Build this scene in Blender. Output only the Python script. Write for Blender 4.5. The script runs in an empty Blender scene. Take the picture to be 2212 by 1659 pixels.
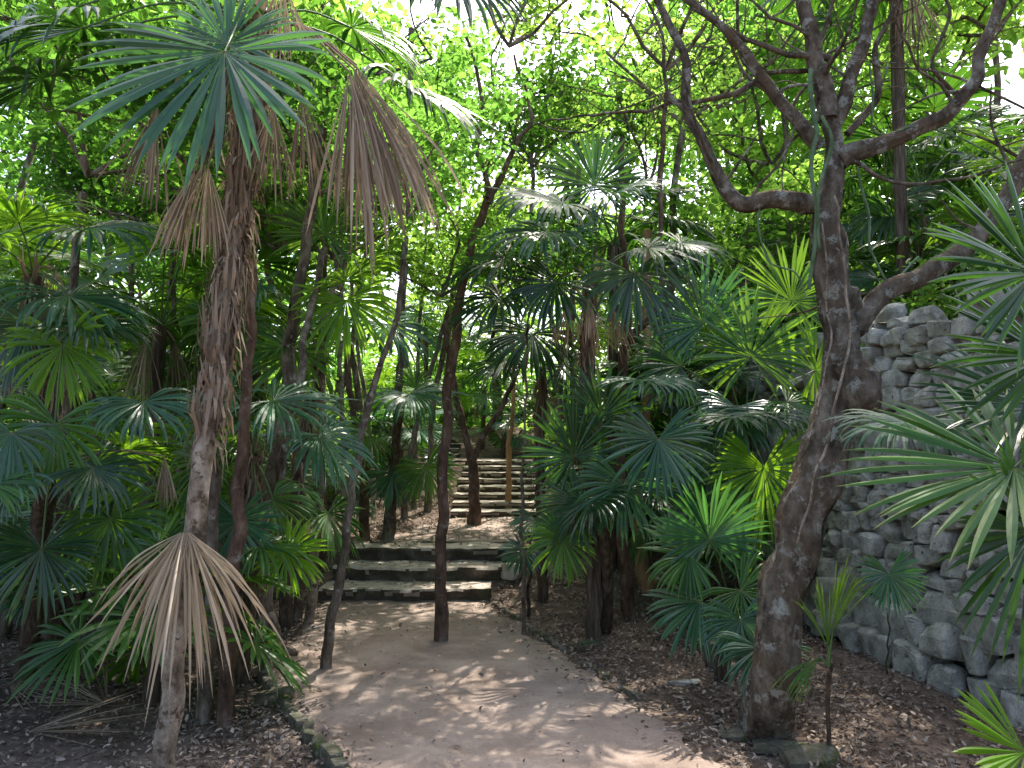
import bpy, bmesh, math, random
import numpy as np
from mathutils import Vector, Matrix, noise
random.seed(7); rs = np.random.RandomState(7)
C = bpy.context.scene.collection
R = math.radians
# ---------------------------------------------------------------- camera
F = 1671.0; CX = 1106.0; CY = 829.5
PITCH = math.atan(139.5/F)
CAM = np.array([0, 0, 1.6])
cam = bpy.data.objects.new('camera', bpy.data.cameras.new('camera')); C.objects.link(cam)
cam.location = CAM; cam.rotation_euler = (math.pi/2+PITCH, 0, 0)
cam.data.sensor_width = 36; cam.data.lens = 36*F/2212; cam.data.clip_end = 2000; cam.data.clip_start = .05
bpy.context.scene.camera = cam
def ray(px, py):
    u = (px-CX)/F; v = (CY-py)/F
    return np.array([u, math.cos(PITCH)-v*math.sin(PITCH), math.sin(PITCH)+v*math.cos(PITCH)])
def P(px, py, d):
    r = ray(px, py); return CAM + r*(d/r[1])
# ---------------------------------------------------------------- terrain
KY = [-50, 8.2, 9.6, 12.2, 16.2, 18.0, 21.0, 30, 60, 400]
KZ = [0, 0, .43, .50, 1.34, 1.345, 2.06, 2.6, 3.2, 6]
PLy = [-5, 2.5, 3.9, 5.5, 8.1, 9.1, 12.2, 16, 18, 21, 30]
PLx = [-.55, -.62, -.80, -1.70, -1.97, -1.94, -.95, -1.1, -1.9, -2.4, -5]
PRx = [1.5, 1.35, 1.14, .60, -.25, 0, .43, .41, -.5, -1.1, -3.5]
WY = [-5, 1.5, 3.2, 4.45, 6.2, 8.5, 12, 16, 40]
WX = [3.9, 3.7, 3.3, 3.0, 2.55, 2.55, 2.8, 3.3, 6]
def wallx(y): return np.interp(y, WY, WX)
def sm(t): t = np.clip(t, 0, 1); return t*t*(3-2*t)
def T(x, y):
    x = np.asarray(x, float); y = np.asarray(y, float)
    z = np.interp(y, KY, KZ)
    pl = np.interp(y, PLy, PLx); pr = np.interp(y, PLy, PRx)
    off = np.maximum(pl-x, x-pr); m = sm((off-.05)/.8)
    bump = .045*np.sin(1.7*x+.6*y)*np.cos(1.3*y-.5*x)+.03*np.sin(4.1*x+2)*np.sin(3.7*y)+.02
    z = z + bump*m
    z = z + .5*sm((-x-3)/8)*m
    top = np.interp(y, [-5, 14, 30], [2.45, 2.3, 0.8])
    z = z + top*sm((x-wallx(y)-.16)/.5)
    return z
def Tz(x, y): return float(T(x, y))
def G(px, py):
    r = ray(px, py); d = 1.0
    while d < 80:
        p = CAM + r*(d/r[1])
        if p[2] <= Tz(p[0], p[1]): return p
        d += .02
    return p
# ---------------------------------------------------------------- materials
def newmat(name):
    m = bpy.data.materials.new(name); m.use_nodes = True
    nt = m.node_tree; nt.nodes.clear()
    return m, nt, nt.nodes, nt.links
def ramp(N, stops):
    r = N.new('ShaderNodeValToRGB'); e = r.color_ramp.elements
    while len(e) < len(stops): e.new(.5)
    for i, (p, c) in enumerate(stops): e[i].position = p; e[i].color = (*c, 1)
    return r
def leaf_mat(name, cols, trans, rough=.4, tf=.4, tips=None, spec=.5, simple=False):
    m, nt, N, L = newmat(name)
    a = N.new('ShaderNodeAttribute'); a.attribute_name = 'tint'
    rp = ramp(N, [(i/(len(cols)-1), c) for i, c in enumerate(cols)]); L.new(a.outputs['Fac'], rp.inputs[0])
    col = rp.outputs[0]
    if tips:
        b = N.new('ShaderNodeAttribute'); b.attribute_name = 'rad'
        r2 = ramp(N, [(0, (1, 1, 1)), (.06, (0, 0, 0)), (.88, (0, 0, 0)), (1, (.8, .8, .8))]); L.new(b.outputs['Fac'], r2.inputs[0])
        mx = N.new('ShaderNodeMixRGB'); L.new(r2.outputs[0], mx.inputs[0]); L.new(col, mx.inputs[1]); mx.inputs[2].default_value = (*tips, 1)
        col = mx.outputs[0]
    if simple:
        p = N.new('ShaderNodeBsdfDiffuse'); L.new(col, p.inputs['Color'])
    else:
        p = N.new('ShaderNodeBsdfPrincipled'); L.new(col, p.inputs['Base Color']); p.inputs['Roughness'].default_value = rough
        p.inputs['Specular IOR Level'].default_value = spec
    t = N.new('ShaderNodeBsdfTranslucent')
    r3 = ramp(N, [(0, tuple(c*.6 for c in trans)), (1, trans)]); L.new(a.outputs['Fac'], r3.inputs[0])
    L.new(r3.outputs[0], t.inputs['Color'])
    mix = N.new('ShaderNodeMixShader'); mix.inputs[0].default_value = tf
    L.new(p.outputs[0], mix.inputs[1]); L.new(t.outputs[0], mix.inputs[2])
    o = N.new('ShaderNodeOutputMaterial'); L.new(mix.outputs[0], o.inputs[0])
    return m
def rough_mat(name, stops, scale=(6, 6, 6), detail=7, bump=.5, bscale=30, rough=.9, blot=None, dist=.02):
    m, nt, N, L = newmat(name)
    tc = N.new('ShaderNodeTexCoord'); mp = N.new('ShaderNodeMapping'); mp.inputs['Scale'].default_value = scale
    L.new(tc.outputs['Object'], mp.inputs[0])
    n = N.new('ShaderNodeTexNoise'); n.inputs['Scale'].default_value = 1; n.inputs['Detail'].default_value = detail; n.inputs['Roughness'].default_value = .65
    L.new(mp.outputs[0], n.inputs[0])
    rp = ramp(N, stops); L.new(n.outputs[0], rp.inputs[0]); col = rp.outputs[0]
    if blot:
        for bs, lo, hi, c in blot:
            n2 = N.new('ShaderNodeTexNoise'); n2.inputs['Scale'].default_value = bs; n2.inputs['Detail'].default_value = 5; n2.inputs['Roughness'].default_value = .7
            L.new(tc.outputs['Object'], n2.inputs[0])
            r2 = ramp(N, [(lo, (0, 0, 0)), (hi, (1, 1, 1))]); L.new(n2.outputs[0], r2.inputs[0])
            mx = N.new('ShaderNodeMixRGB'); L.new(r2.outputs[0], mx.inputs[0]); L.new(col, mx.inputs[1]); mx.inputs[2].default_value = (*c, 1)
            col = mx.outputs[0]
    n3 = N.new('ShaderNodeTexNoise'); n3.inputs['Scale'].default_value = bscale/6; n3.inputs['Detail'].default_value = 6; n3.inputs['Roughness'].default_value = .7
    L.new(mp.outputs[0], n3.inputs[0])
    b = N.new('ShaderNodeBump'); b.inputs['Strength'].default_value = bump; b.inputs['Distance'].default_value = dist
    L.new(n3.outputs[0], b.inputs['Height'])
    p = N.new('ShaderNodeBsdfDiffuse'); L.new(col, p.inputs['Color'])
    L.new(b.outputs[0], p.inputs['Normal'])
    o = N.new('ShaderNodeOutputMaterial'); L.new(p.outputs[0], o.inputs[0])
    return m
M = {}
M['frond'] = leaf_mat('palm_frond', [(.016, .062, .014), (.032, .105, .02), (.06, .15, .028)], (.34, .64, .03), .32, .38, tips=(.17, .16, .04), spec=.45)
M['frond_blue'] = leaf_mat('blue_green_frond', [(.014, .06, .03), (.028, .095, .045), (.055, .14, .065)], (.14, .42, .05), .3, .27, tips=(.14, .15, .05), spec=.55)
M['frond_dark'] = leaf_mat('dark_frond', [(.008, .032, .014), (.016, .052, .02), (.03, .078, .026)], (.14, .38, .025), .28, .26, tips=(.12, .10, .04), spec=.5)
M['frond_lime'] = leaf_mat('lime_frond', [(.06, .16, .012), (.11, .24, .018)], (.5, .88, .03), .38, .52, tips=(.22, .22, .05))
M['dead'] = leaf_mat('dead_frond', [(.13, .098, .07), (.27, .205, .15), (.44, .35, .26)], (.36, .26, .17), .75, .2, simple=True)
M['dead_tan'] = leaf_mat('tan_dead_frond', [(.22, .165, .11), (.38, .30, .2), (.56, .45, .32)], (.42, .31, .2), .7, .25, simple=True)
M['leaf'] = leaf_mat('broad_leaf', [(.03, .095, .014), (.055, .15, .022), (.10, .22, .036)], (.5, .86, .12), .4, .5, simple=True)
M['leaf_mid'] = leaf_mat('mid_broad_leaf', [(.026, .08, .016), (.045, .125, .026), (.085, .18, .038)], (.34, .74, .10), .4, .48, simple=True)
M['leaf_dark'] = leaf_mat('dark_broad_leaf', [(.018, .055, .014), (.035, .09, .022), (.055, .125, .028)], (.22, .52, .05), .38, .42, simple=True)
M['leaf_shrub'] = leaf_mat('glossy_shrub_leaf', [(.018, .06, .014), (.035, .10, .02), (.07, .15, .03)], (.32, .62, .06), .33, .38, spec=.6)
M['litter'] = leaf_mat('fallen_leaf', [(.08, .062, .05), (.16, .125, .102), (.27, .22, .18), (.47, .39, .32)], (.16, .12, .09), .7, .1, simple=True)
M['stalk'] = leaf_mat('green_stalk', [(.06, .12, .03), (.075, .14, .03)], (.1, .2, .03), .45, .1)
M['bark'] = rough_mat('grey_bark', [(.34, (.055, .042, .032)), (.5, (.165, .132, .10)), (.66, (.33, .285, .225))], (12, 12, 5), bump=1, bscale=24, blot=[(10, .56, .66, (.38, .36, .30))], dist=.03)
M['bark_red'] = rough_mat('reddish_bark', [(.34, (.055, .036, .026)), (.53, (.155, .10, .072)), (.7, (.28, .205, .155))], (12, 12, 5), bump=1, bscale=24, blot=[(9, .58, .68, (.29, .25, .2))], dist=.03)
M['bark_pale'] = rough_mat('pale_palm_bark', [(.35, (.12, .092, .068)), (.5, (.32, .26, .195)), (.66, (.55, .475, .38))], (11, 11, 8), bump=1, bscale=20, blot=[(16, .54, .62, (.12, .088, .06))], dist=.03)
M['bark_orange'] = rough_mat('peeled_orange_bark', [(.3, (.2, .11, .055)), (.6, (.42, .26, .14))], (9, 9, 3), bump=.4)
M['fibre'] = rough_mat('palm_fibre', [(.3, (.04, .031, .024)), (.5, (.11, .085, .065)), (.75, (.25, .2, .15))], (34, 34, 4), bump=1, bscale=14)
M['bark_big'] = rough_mat('lichen_bark', [(.34, (.05, .041, .032)), (.5, (.16, .132, .10)), (.66, (.32, .28, .225))], (13, 13, 7), bump=1, bscale=34, blot=[(4, .5, .66, (.17, .125, .085)), (11, .55, .63, (.42, .42, .37)), (22, .6, .68, (.10, .12, .06))], dist=.04)
M['soil'] = rough_mat('forest_soil', [(.3, (.06, .045, .035)), (.5, (.115, .088, .07)), (.7, (.19, .15, .122))], (3, 3, 3), bump=.8, bscale=60, blot=[(14, .55, .65, (.24, .195, .158))])
M['path'] = rough_mat('sandy_path', [(.33, (.215, .168, .138)), (.5, (.30, .24, .20)), (.67, (.38, .31, .262))], (1.6, 1.6, 1.6), bump=.7, bscale=110, blot=[(2.2, .5, .72, (.22, .17, .138)), (45, .6, .68, (.14, .11, .085)), (28, .65, .70, (.5, .43, .37))], dist=.025)
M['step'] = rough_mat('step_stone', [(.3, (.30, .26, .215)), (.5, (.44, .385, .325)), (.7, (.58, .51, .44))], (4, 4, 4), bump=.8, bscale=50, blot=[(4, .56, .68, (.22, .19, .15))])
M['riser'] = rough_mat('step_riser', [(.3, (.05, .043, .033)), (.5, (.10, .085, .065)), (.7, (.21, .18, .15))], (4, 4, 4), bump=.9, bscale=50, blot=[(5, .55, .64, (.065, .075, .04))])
M['rock'] = rough_mat('limestone', [(.33, (.27, .265, .23)), (.48, (.47, .46, .405)), (.64, (.70, .69, .62))], (8, 8, 8), bump=1.0, bscale=40, blot=[(2.2, .55, .72, (.25, .26, .18)), (22, .6, .67, (.13, .13, .10))], dist=.04)
M['moss'] = rough_mat('mossy_stone', [(.3, (.07, .075, .045)), (.5, (.17, .16, .12)), (.7, (.33, .3, .25))], (9, 9, 9), bump=1.0, bscale=40, blot=[(8, .52, .64, (.09, .12, .03))], dist=.03)
M['vine'] = rough_mat('green_vine', [(.3, (.05, .09, .04)), (.7, (.17, .25, .15))], (12, 12, 12), bump=.4)
# ---------------------------------------------------------------- mesh helpers
class MB:
    def __init__(s): s.v = []; s.f = []; s.t = []; s.r = []; s.n = 0
    def add(s, v, f, t=None, r=None):
        v = np.asarray(v, float).reshape(-1, 3); f = np.asarray(f, int)
        s.v.append(v); s.f.extend((f+s.n).tolist())
        s.t.append(np.full(len(v), .5) if t is None else np.asarray(t, float))
        s.r.append(np.full(len(v), .5) if r is None else np.asarray(r, float)); s.n += len(v)
    def mesh(s, name, mat, off=(0, 0, 0), smooth=False, attrs=True):
        me = bpy.data.meshes.new(name)
        v = np.concatenate(s.v) - np.asarray(off)
        me.from_pydata(v.tolist(), [], s.f)
        if attrs:
            for nm, arr in (('tint', s.t), ('rad', s.r)):
                a = me.attributes.new(nm, 'FLOAT', 'POINT'); a.data.foreach_set('value', np.concatenate(arr).astype(np.float32))
        me.materials.append(mat)
        if smooth: me.polygons.foreach_set('use_smooth', [True]*len(me.polygons))
        me.update(); return me
def obj(name, me, parent=None, loc=None):
    o = bpy.data.objects.new(name, me); C.objects.link(o)
    if parent: o.parent = parent
    if loc is not None: o.location = loc
    return o
def tag(o, label=None, cat=None, group=None, kind=None):
    if label: o['label'] = label
    if cat: o['category'] = cat
    if group: o['group'] = group
    if kind: o['kind'] = kind
    return o
def empty(name, loc, label, cat, group=None):
    o = bpy.data.objects.new(name, None); C.objects.link(o); o.location = [float(a) for a in loc]; o.empty_display_size = .1
    return tag(o, label, cat, group)
def copy_tree(o, parent=None):
    c = o.copy(); C.objects.link(c); c.parent = parent
    for ch in o.children: copy_tree(ch, c)
    return c
def catmull(pts, k=5):
    pts = [np.asarray(p, float) for p in pts]
    if len(pts) < 3: k = max(k, 3)
    P_ = [2*pts[0]-pts[1]] + pts + [2*pts[-1]-pts[-2]]; out = []
    for i in range(1, len(P_)-2):
        for j in range(k):
            t = j/k; a, b, c, d = P_[i-1:i+3]
            out.append(.5*((2*b)+(-a+c)*t+(2*a-5*b+4*c-d)*t*t+(-a+3*b-3*c+d)*t**3))
    out.append(pts[-1]); return np.array(out)
def tube(mb, pts, rad, seg=8, k=5, rough=.0, seed=0, wob=0):
    c = catmull(pts, k) if k > 1 else np.array(pts)
    n = len(c); rr = np.interp(np.linspace(0, 1, n), np.linspace(0, 1, len(rad)), rad)
    if wob:
        w_ = np.array([noise.noise_vector(Vector(p*4.5)+Vector((seed, 0, 0)))[:] for p in c])*wob; w_[0] = 0; c = c+w_
    tan = np.gradient(c, axis=0); tan /= np.linalg.norm(tan, axis=1)[:, None]+1e-9
    ref = np.array([0, 1, 0.0]) if abs(tan[0][1]) < .8 else np.array([1.0, 0, 0])
    vs = []; a = np.arange(seg)/seg*2*math.pi; r_ = np.random.RandomState(seed+n)
    lobes = r_.normal(0, 1, (n//2+2, seg)); sl = r_.normal(0, 1, seg)
    for i in range(n):
        s = np.cross(tan[i], ref); s /= np.linalg.norm(s)+1e-9; u = np.cross(s, tan[i])
        q = rr[i]*np.ones(seg)
        if rough:
            h = i/2; i0 = int(h); fr = h-i0
            q = q*(1+rough*(lobes[i0]*(1-fr)+lobes[i0+1]*fr)+rough*sl)
        vs.append(c[i]+np.outer(np.cos(a)*q, s)+np.outer(np.sin(a)*q, u))
    f = []
    for i in range(n-1):
        for j in range(seg):
            f.append((i*seg+j, i*seg+(j+1) % seg, (i+1)*seg+(j+1) % seg, (i+1)*seg+j))
    mb.add(np.concatenate(vs), f); return c
LT = np.array([(0, 0, 0), (.3, .30, .07), (.75, .25, .05), (1, 0, -.1), (.75, -.25, .05), (.3, -.30, .07)])
LF = np.array([(0, 3, 2, 1), (0, 5, 4, 3)])
def leaves(mb, cen, size, up=.5, down=.1, rng=rs, aspect=1.0, tint=None):
    n = len(cen)
    ax = rng.normal(0, 1, (n, 3)); ax[:, 2] = ax[:, 2]*.5-down; ax /= np.linalg.norm(ax, axis=1)[:, None]
    nr = rng.normal(0, 1, (n, 3))*.8; nr[:, 2] += up*2
    nr -= (nr*ax).sum(1)[:, None]*ax; nr /= np.linalg.norm(nr, axis=1)[:, None]
    sd = np.cross(nr, ax)
    s = size*rng.uniform(.55, 1.3, n)
    t = LT
    v = cen[:, None, :]+s[:, None, None]*(t[None, :, 0:1]*ax[:, None, :]+aspect*t[None, :, 1:2]*sd[:, None, :]+t[None, :, 2:3]*nr[:, None, :])
    f = (LF[None]+6*np.arange(n)[:, None, None]).reshape(-1, 4)
    tt = rng.uniform(0, 1, n) if tint is None else tint
    mb.add(v.reshape(-1, 3), f, np.repeat(tt, 6))
def nrm(v): v = np.asarray(v, float); return v/(np.linalg.norm(v)+1e-9)
def frond(mb, hub, Rr, ax, nr, spread=2.3, n=34, droop=.8, cup=.1, fused=.55, width=1.0, rng=rs, jit=.04, K=8, lj=.06, sh=.30):
    ax = nrm(ax); nr = np.asarray(nr, float); nr = nrm(nr-np.dot(nr, ax)*ax); sd = np.cross(nr, ax)
    th = np.linspace(-spread, spread, n)+rng.normal(0, jit*.5, n)
    Ln = Rr*((1-sh)+sh*np.cos(th*.6))*np.clip(1+rng.normal(0, lj, n), .4, 1.3)
    d0 = np.cos(th)[:, None]*ax+np.sin(th)[:, None]*sd+cup*nr+rng.normal(0, jit, (n, 3))
    d0 /= np.linalg.norm(d0, axis=1)[:, None]
    sv = np.cross(nr[None], d0); sv /= np.linalg.norm(sv, axis=1)[:, None]+1e-9
    dth = 2*spread/(n-1); pos = np.tile(np.asarray(hub, float), (n, 1)); d = d0.copy()
    wmax = fused*Rr*dth*width
    dr = droop*(1+rng.normal(0, .4, n))
    rings = []; tv = []; rv = []; tint = np.clip(.5+rng.normal(0, .28, n), 0, 1)
    for k in range(K+1):
        t = k/K; r = t*Ln
        touch = 2*r*math.tan(dth/2)*1.03
        tp = 1.0 if t < .55 else max(0., 1-((t-.55)/.45)**2.0)
        w = np.minimum(touch, wmax)*tp+.0008
        up = np.cross(d, sv)
        rings.append(np.stack([pos-sv*w[:, None]*.5, pos+up*w[:, None]*.24, pos+sv*w[:, None]*.5], 1))
        tv.append(np.repeat(tint[:, None], 3, 1)); rv.append(np.full((n, 3), t))
        pos = pos+d*(Ln/K)[:, None]
        d = d+np.array([0, 0, -1.0])*(dr*(t**1.5)*3.2/K)[:, None]
        d /= np.linalg.norm(d, axis=1)[:, None]
    A = np.stack(rings, 1)
    v = A.reshape(-1, 3)
    base = (np.arange(n)*(K+1)*3)[:, None, None]
    kk = (np.arange(K)*3)[None, :, None]
    q1 = np.array([0, 1, 4, 3])[None, None]; q2 = np.array([1, 2, 5, 4])[None, None]
    f = np.concatenate([(base+kk+q1).reshape(-1, 4), (base+kk+q2).reshape(-1, 4)])
    mb.add(v, f, np.stack(tv, 1).reshape(-1), np.stack(rv, 1).reshape(-1))
# ---------------------------------------------------------------- ground
def grid_mesh(xs, ys, zf):
    X, Y = np.meshgrid(xs, ys); Z = zf(X, Y); nx, ny = len(xs), len(ys)
    v = np.stack([X, Y, Z], 2).reshape(-1, 3)
    i = np.arange(ny-1)[:, None]*nx+np.arange(nx-1)[None]
    f = np.stack([i, i+1, i+nx+1, i+nx], 2).reshape(-1, 4); return v, f
xs = np.concatenate([[-300, -120, -60, -35, -22], np.arange(-15, -6, .5), np.arange(-6, 6, .1), np.arange(6, 15, .5), [22, 35, 60, 120, 300]])
ys = np.concatenate([[-60, -20, -8], np.arange(-4, 2, .5), np.arange(2, 14, .1), np.arange(14, 26, .25), np.arange(26, 50, 2), [60, 90, 150, 300, 600]])
mb = MB(); v, f = grid_mesh(xs, ys, T); mb.add(v, f)
tag(obj('ground', mb.mesh('ground', M['soil'], smooth=True, attrs=False)), kind='structure')
def strip(name, y0, y1, zo, ragged=.06):
    ys_ = np.arange(y0, y1+.001, .05); n = 30; v = []
    for y in ys_:
        l = np.interp(y, PLy, PLx)+ragged*noise.noise((0, y*2, 1))+ragged*.6*noise.noise((0, y*9, 4))
        r = np.interp(y, PLy, PRx)+ragged*2*noise.noise((5, y*2, 1))+ragged*noise.noise((5, y*7, 4))
        for j in range(n):
            x = l+(r-l)*j/(n-1); e = min(j, n-1-j)
            z = np.interp(y, KY, KZ)+zo+.014*noise.noise((x*3, y*3, 0))+.008*noise.noise((x*9, y*9, 0)) - (.02 if e == 0 else 0)
            v.append((x, y, z))
    i = np.arange(len(ys_)-1)[:, None]*n+np.arange(n-1)[None]
    f = np.stack([i, i+1, i+n+1, i+n], 2).reshape(-1, 4)
    m_ = MB(); m_.add(v, f); tag(obj(name, m_.mesh(name, M['path'], smooth=True, attrs=False)), kind='structure')
strip('path', -4, 8.3, .022); strip('path', 9.62, 12.26, .03, .1); strip('path', 16.15, 18.05, .03); strip('path', 20.9, 30, .03)
def step_mesh(x0, x1, y0, dep, z0, z1, seed):
    m_ = MB(); nx = max(8, int((x1-x0)/.04))
    pr = [(0.04, z0), (0.035, z0+(z1-z0)*.35), (.03, z0+(z1-z0)*.65), (0, z1-.03), (.01, z1-.006), (.05, z1)]+[(dep*t, z1) for t in (.3, .5, .75, 1)]+[(dep, z0)]
    v = []
    for i in range(nx+1):
        x = x0+(x1-x0)*i/nx
        for j, (dy, z) in enumerate(pr):
            q = noise.noise((x*2.5, seed*7.1, z*3))*.08+noise.noise((x*9, seed*3.1, z*14))*.04
            zz = noise.noise((x*3, y0+dy*3, seed))*.02+noise.noise((x*11, y0+dy*9, seed))*.010 if j >= 3 and j < 10 else 0
            end = .03*noise.noise((seed, j*2., i)) if i in (0, nx) else 0
            v.append((x+end, y0+dy+(q if j < 8 else 0)+.05*((2*i/nx-1)**2), z+zz))
    np_ = len(pr); f = []
    for i in range(nx):
        for j in range(np_-1):
            f.append((i*np_+j, i*np_+j+1, (i+1)*np_+j+1, (i+1)*np_+j))
    m_.add(v, f)
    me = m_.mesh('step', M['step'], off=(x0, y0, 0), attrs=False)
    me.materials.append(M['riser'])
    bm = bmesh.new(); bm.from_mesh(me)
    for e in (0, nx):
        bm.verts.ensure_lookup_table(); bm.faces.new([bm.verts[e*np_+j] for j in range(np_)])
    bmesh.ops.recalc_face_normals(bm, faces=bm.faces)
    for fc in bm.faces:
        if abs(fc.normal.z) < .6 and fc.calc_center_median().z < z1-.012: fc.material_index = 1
    bm.to_mesh(me); bm.free(); return me
def flight(label, y0, n, tread, rise, z0, xl, xr):
    root = empty('stone_steps', (xl(y0), y0, z0), label, 'steps')
    for k in range(n):
        y = y0+tread*k; a, b = xl(y)+random.uniform(-.05, .05), xr(y)+random.uniform(-.05, .05)
        me = step_mesh(a, b, y, tread+.12 if k < n-1 else tread+.2, z0+rise*k-.08, z0+rise*(k+1), k+y0)
        obj('step', me, root, (a-xl(y0), y-y0, -z0))
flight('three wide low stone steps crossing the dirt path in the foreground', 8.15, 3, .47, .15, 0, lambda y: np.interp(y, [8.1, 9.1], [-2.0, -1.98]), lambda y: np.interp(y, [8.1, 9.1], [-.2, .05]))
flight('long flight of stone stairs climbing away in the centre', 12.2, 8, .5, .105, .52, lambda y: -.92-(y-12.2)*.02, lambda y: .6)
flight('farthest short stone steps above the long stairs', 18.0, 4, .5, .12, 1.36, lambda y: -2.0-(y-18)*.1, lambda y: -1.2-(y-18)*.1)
# rocks
def ico(s):
    bm = bmesh.new(); bmesh.ops.create_icosphere(bm, subdivisions=s, radius=1); a = np.array([v.co[:] for v in bm.verts]); b = np.array([[v.index for v in f.verts] for f in bm.faces]); bm.free(); return a, b
ICO, ICF = ico(3); ICO2, ICF2 = ico(2)
def rock(seed, base):
    r_ = np.random.RandomState(seed); v = np.sign(base)*np.abs(base)**.22; v /= np.abs(v).max()
    for k in range(8):
        n_ = nrm(r_.normal(0, 1, 3)); o_ = r_.uniform(.85, 1.25); d = v@n_; m_ = d > o_; v[m_] -= np.outer(d[m_]-o_, n_)
    v += .09*np.array([noise.noise_vector(Vector(p*1.6)+Vector((seed, 0, 0)))[:] for p in v])
    v += .05*np.array([noise.noise_vector(Vector(p*5)+Vector((seed, 0, 0)))[:] for p in v])
    return v/np.abs(v).max(0)
ROCKS = [rock(i, ICO) for i in range(16)]; ROCKS2 = [rock(i, ICO2) for i in range(16)]
def rockm(mb, c, s, rot=None, rng=rs, lo=False):
    v = (ROCKS2 if lo else ROCKS)[rng.randint(16)]*np.asarray(s); a = rng.uniform(-.25, .25, 3) if rot is None else rot
    m_ = np.array(Matrix.Rotation(a[2], 3, 'Z')@Matrix.Rotation(a[1], 3, 'Y')@Matrix.Rotation(a[0], 3, 'X'))
    mb.add(v@m_.T+np.asarray(c), ICF2 if lo else ICF)
wall = MB()
h = -.04
while h < 2.6:
    ch = random.uniform(.085, .17)*(1.5 if h < .4 else 1)
    y = 2.9+random.uniform(0, .2)
    while y < 14:
        big = random.random() < .12
        w = random.uniform(.09, .27)*(1.5 if h < .4 else 1)*(1 if y < 8.5 else 1.4)*(1.4 if big else 1)
        x = float(wallx(y))+h*.13+random.uniform(-.04, .04)+.04*math.sin(y*2.1+h)
        ang = math.atan2(float(wallx(y+.1)-wallx(y-.1)), .2)
        if h < 2.3 or random.random() < .5:
            rockm(wall, (x+.08, y+w/2, Tz(wallx(y)-.1, y)+h+ch/2+random.uniform(-.02, .02)+.05*math.sin(y*1.3)), (random.uniform(.10, .15), w*.50, ch*random.uniform(.47, .58)*(1.3 if big else 1)), (random.uniform(-.16, .16), random.uniform(-.16, .16), -ang+random.uniform(-.2, .2)), lo=(y > 6.8))
        y += w*.985
    h += ch*.93
tag(obj('stone_wall', wall.mesh('stone_wall', M['rock'], off=(0, 0, 0), attrs=False)), 'rough dry stone wall of grey limestone rocks rising on the right', 'wall')
# kerb
kb = MB(); y = 2.8
while y < 5.75:
    w = random.uniform(.08, .2); x = np.interp(y, PLy, PLx)-.03
    nx_ = np.interp(y+w, PLy, PLx)-.03; a = math.atan2(-(nx_-x), w)
    rockm(kb, (x+(nx_-x)/2+random.uniform(-.01, .01), y+w/2, .02+random.uniform(-.01, .01)), (.04, w*.55, random.uniform(.05, .065)), (random.uniform(-.15, .15), 0, a)); y += w*.9
tag(obj('stone_kerb', kb.mesh('stone_kerb', M['moss'], attrs=False)), 'low mossy stone kerb along the left edge of the path', 'kerb')
kb = MB(); y = 4.9
while y < 8.1:
    w = random.uniform(.08, .18); x = np.interp(y, PLy, PRx)+.05; nx_ = np.interp(y+w, PLy, PRx)+.05; a = math.atan2(-(nx_-x), w)
    if random.random() < .7: rockm(kb, (x, y+w/2, .0), (.03, w*.5, .035), (0, 0, a))
    y += w*1.05
tag(obj('stone_kerb', kb.mesh('stone_kerb', M['moss'], attrs=False)), 'thin half buried stone edging on the right side of the path', 'kerb')
def loose_rock(px, py, s, label, mat='rock', sink=.3):
    g = G(px, py); m_ = MB(); rockm(m_, (0, 0, s[2]*(1-sink)), s)
    tag(obj('rock', m_.mesh('rock', M[mat], attrs=False), None, g), label, 'rock')
loose_rock(1592, 1597, (.10, .06, .03), 'small flat stone at the foot of the big tree, left side', 'moss')
loose_rock(1685, 1625, (.14, .07, .035), 'flat pale stone in front of the big tree base', 'moss')
loose_rock(1750, 1650, (.14, .08, .05), 'flat stone at bottom edge right of the big tree', 'moss')
loose_rock(1480, 1478, (.12, .05, .02), 'flat half buried slab in the leaf litter right of path', 'rock')
loose_rock(1108, 1250, (.12, .12, .10), 'squarish block at the right end of the three steps', 'step')
loose_rock(590, 1520, (.13, .08, .05), 'mossy lump of stone left of the kerb', 'moss')
loose_rock(1545, 1447, (.08, .07, .12), 'small mossy upright rock by the low palm', 'moss')
# litter
def scatter(n, x0, x1, y0, y1):
    x = rs.uniform(x0, x1, n); y = y0+(y1-y0)*rs.uniform(0, 1, n)**1.3
    pl = np.interp(y, PLy, PLx); pr = np.interp(y, PLy, PRx); d = np.minimum(x-pl, pr-x)
    pk = np.where(d < 0, 1, np.where(d < .1, .5, np.where(d < .3, .14, .035)))
    nz = .5+.5*np.sin(x*2.3+1.1*np.sin(y*1.7))*np.cos(y*2.1)
    ok = (rs.uniform(0, 1, n) < pk*(.4+.6*nz)) & (x < wallx(y)+.1) & ~((d > -.02) & (y > 8.1))
    return x[ok], y[ok]
lit = MB(); x, y = scatter(120000, -6, 4, 2.6, 14)
z = T(x, y)+.008+rs.uniform(0, .02, len(x))
inp = (x > np.interp(y, PLy, PLx)-.05) & (x < np.interp(y, PLy, PRx)+.05); z = np.where(inp, np.interp(y, KY, KZ)+.034, z)
leaves(lit, np.stack([x, y, z], 1), .036, up=1.1, down=0, aspect=.75)
x = rs.uniform(-1.9, .3, 500); y = rs.uniform(9.7, 12.2, 500); leaves(lit, np.stack([x, y, T(x, y)+.05], 1), .045, up=2, down=0)
for (yy, zz) in ((8.4, .165), (8.85, .315), (9.3, .465)):
    x = rs.uniform(-1.9, -.2, 45); y = yy+rs.uniform(-.15, .15, 45); leaves(lit, np.stack([x, y, np.full(45, zz+.008)], 1), .04, up=2.5, down=0)
tag(obj('leaf_litter', lit.mesh('leaf_litter', M['litter'])), 'brown fallen leaves carpeting the forest floor', 'leaf litter', kind='stuff')
tw = MB()
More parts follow.
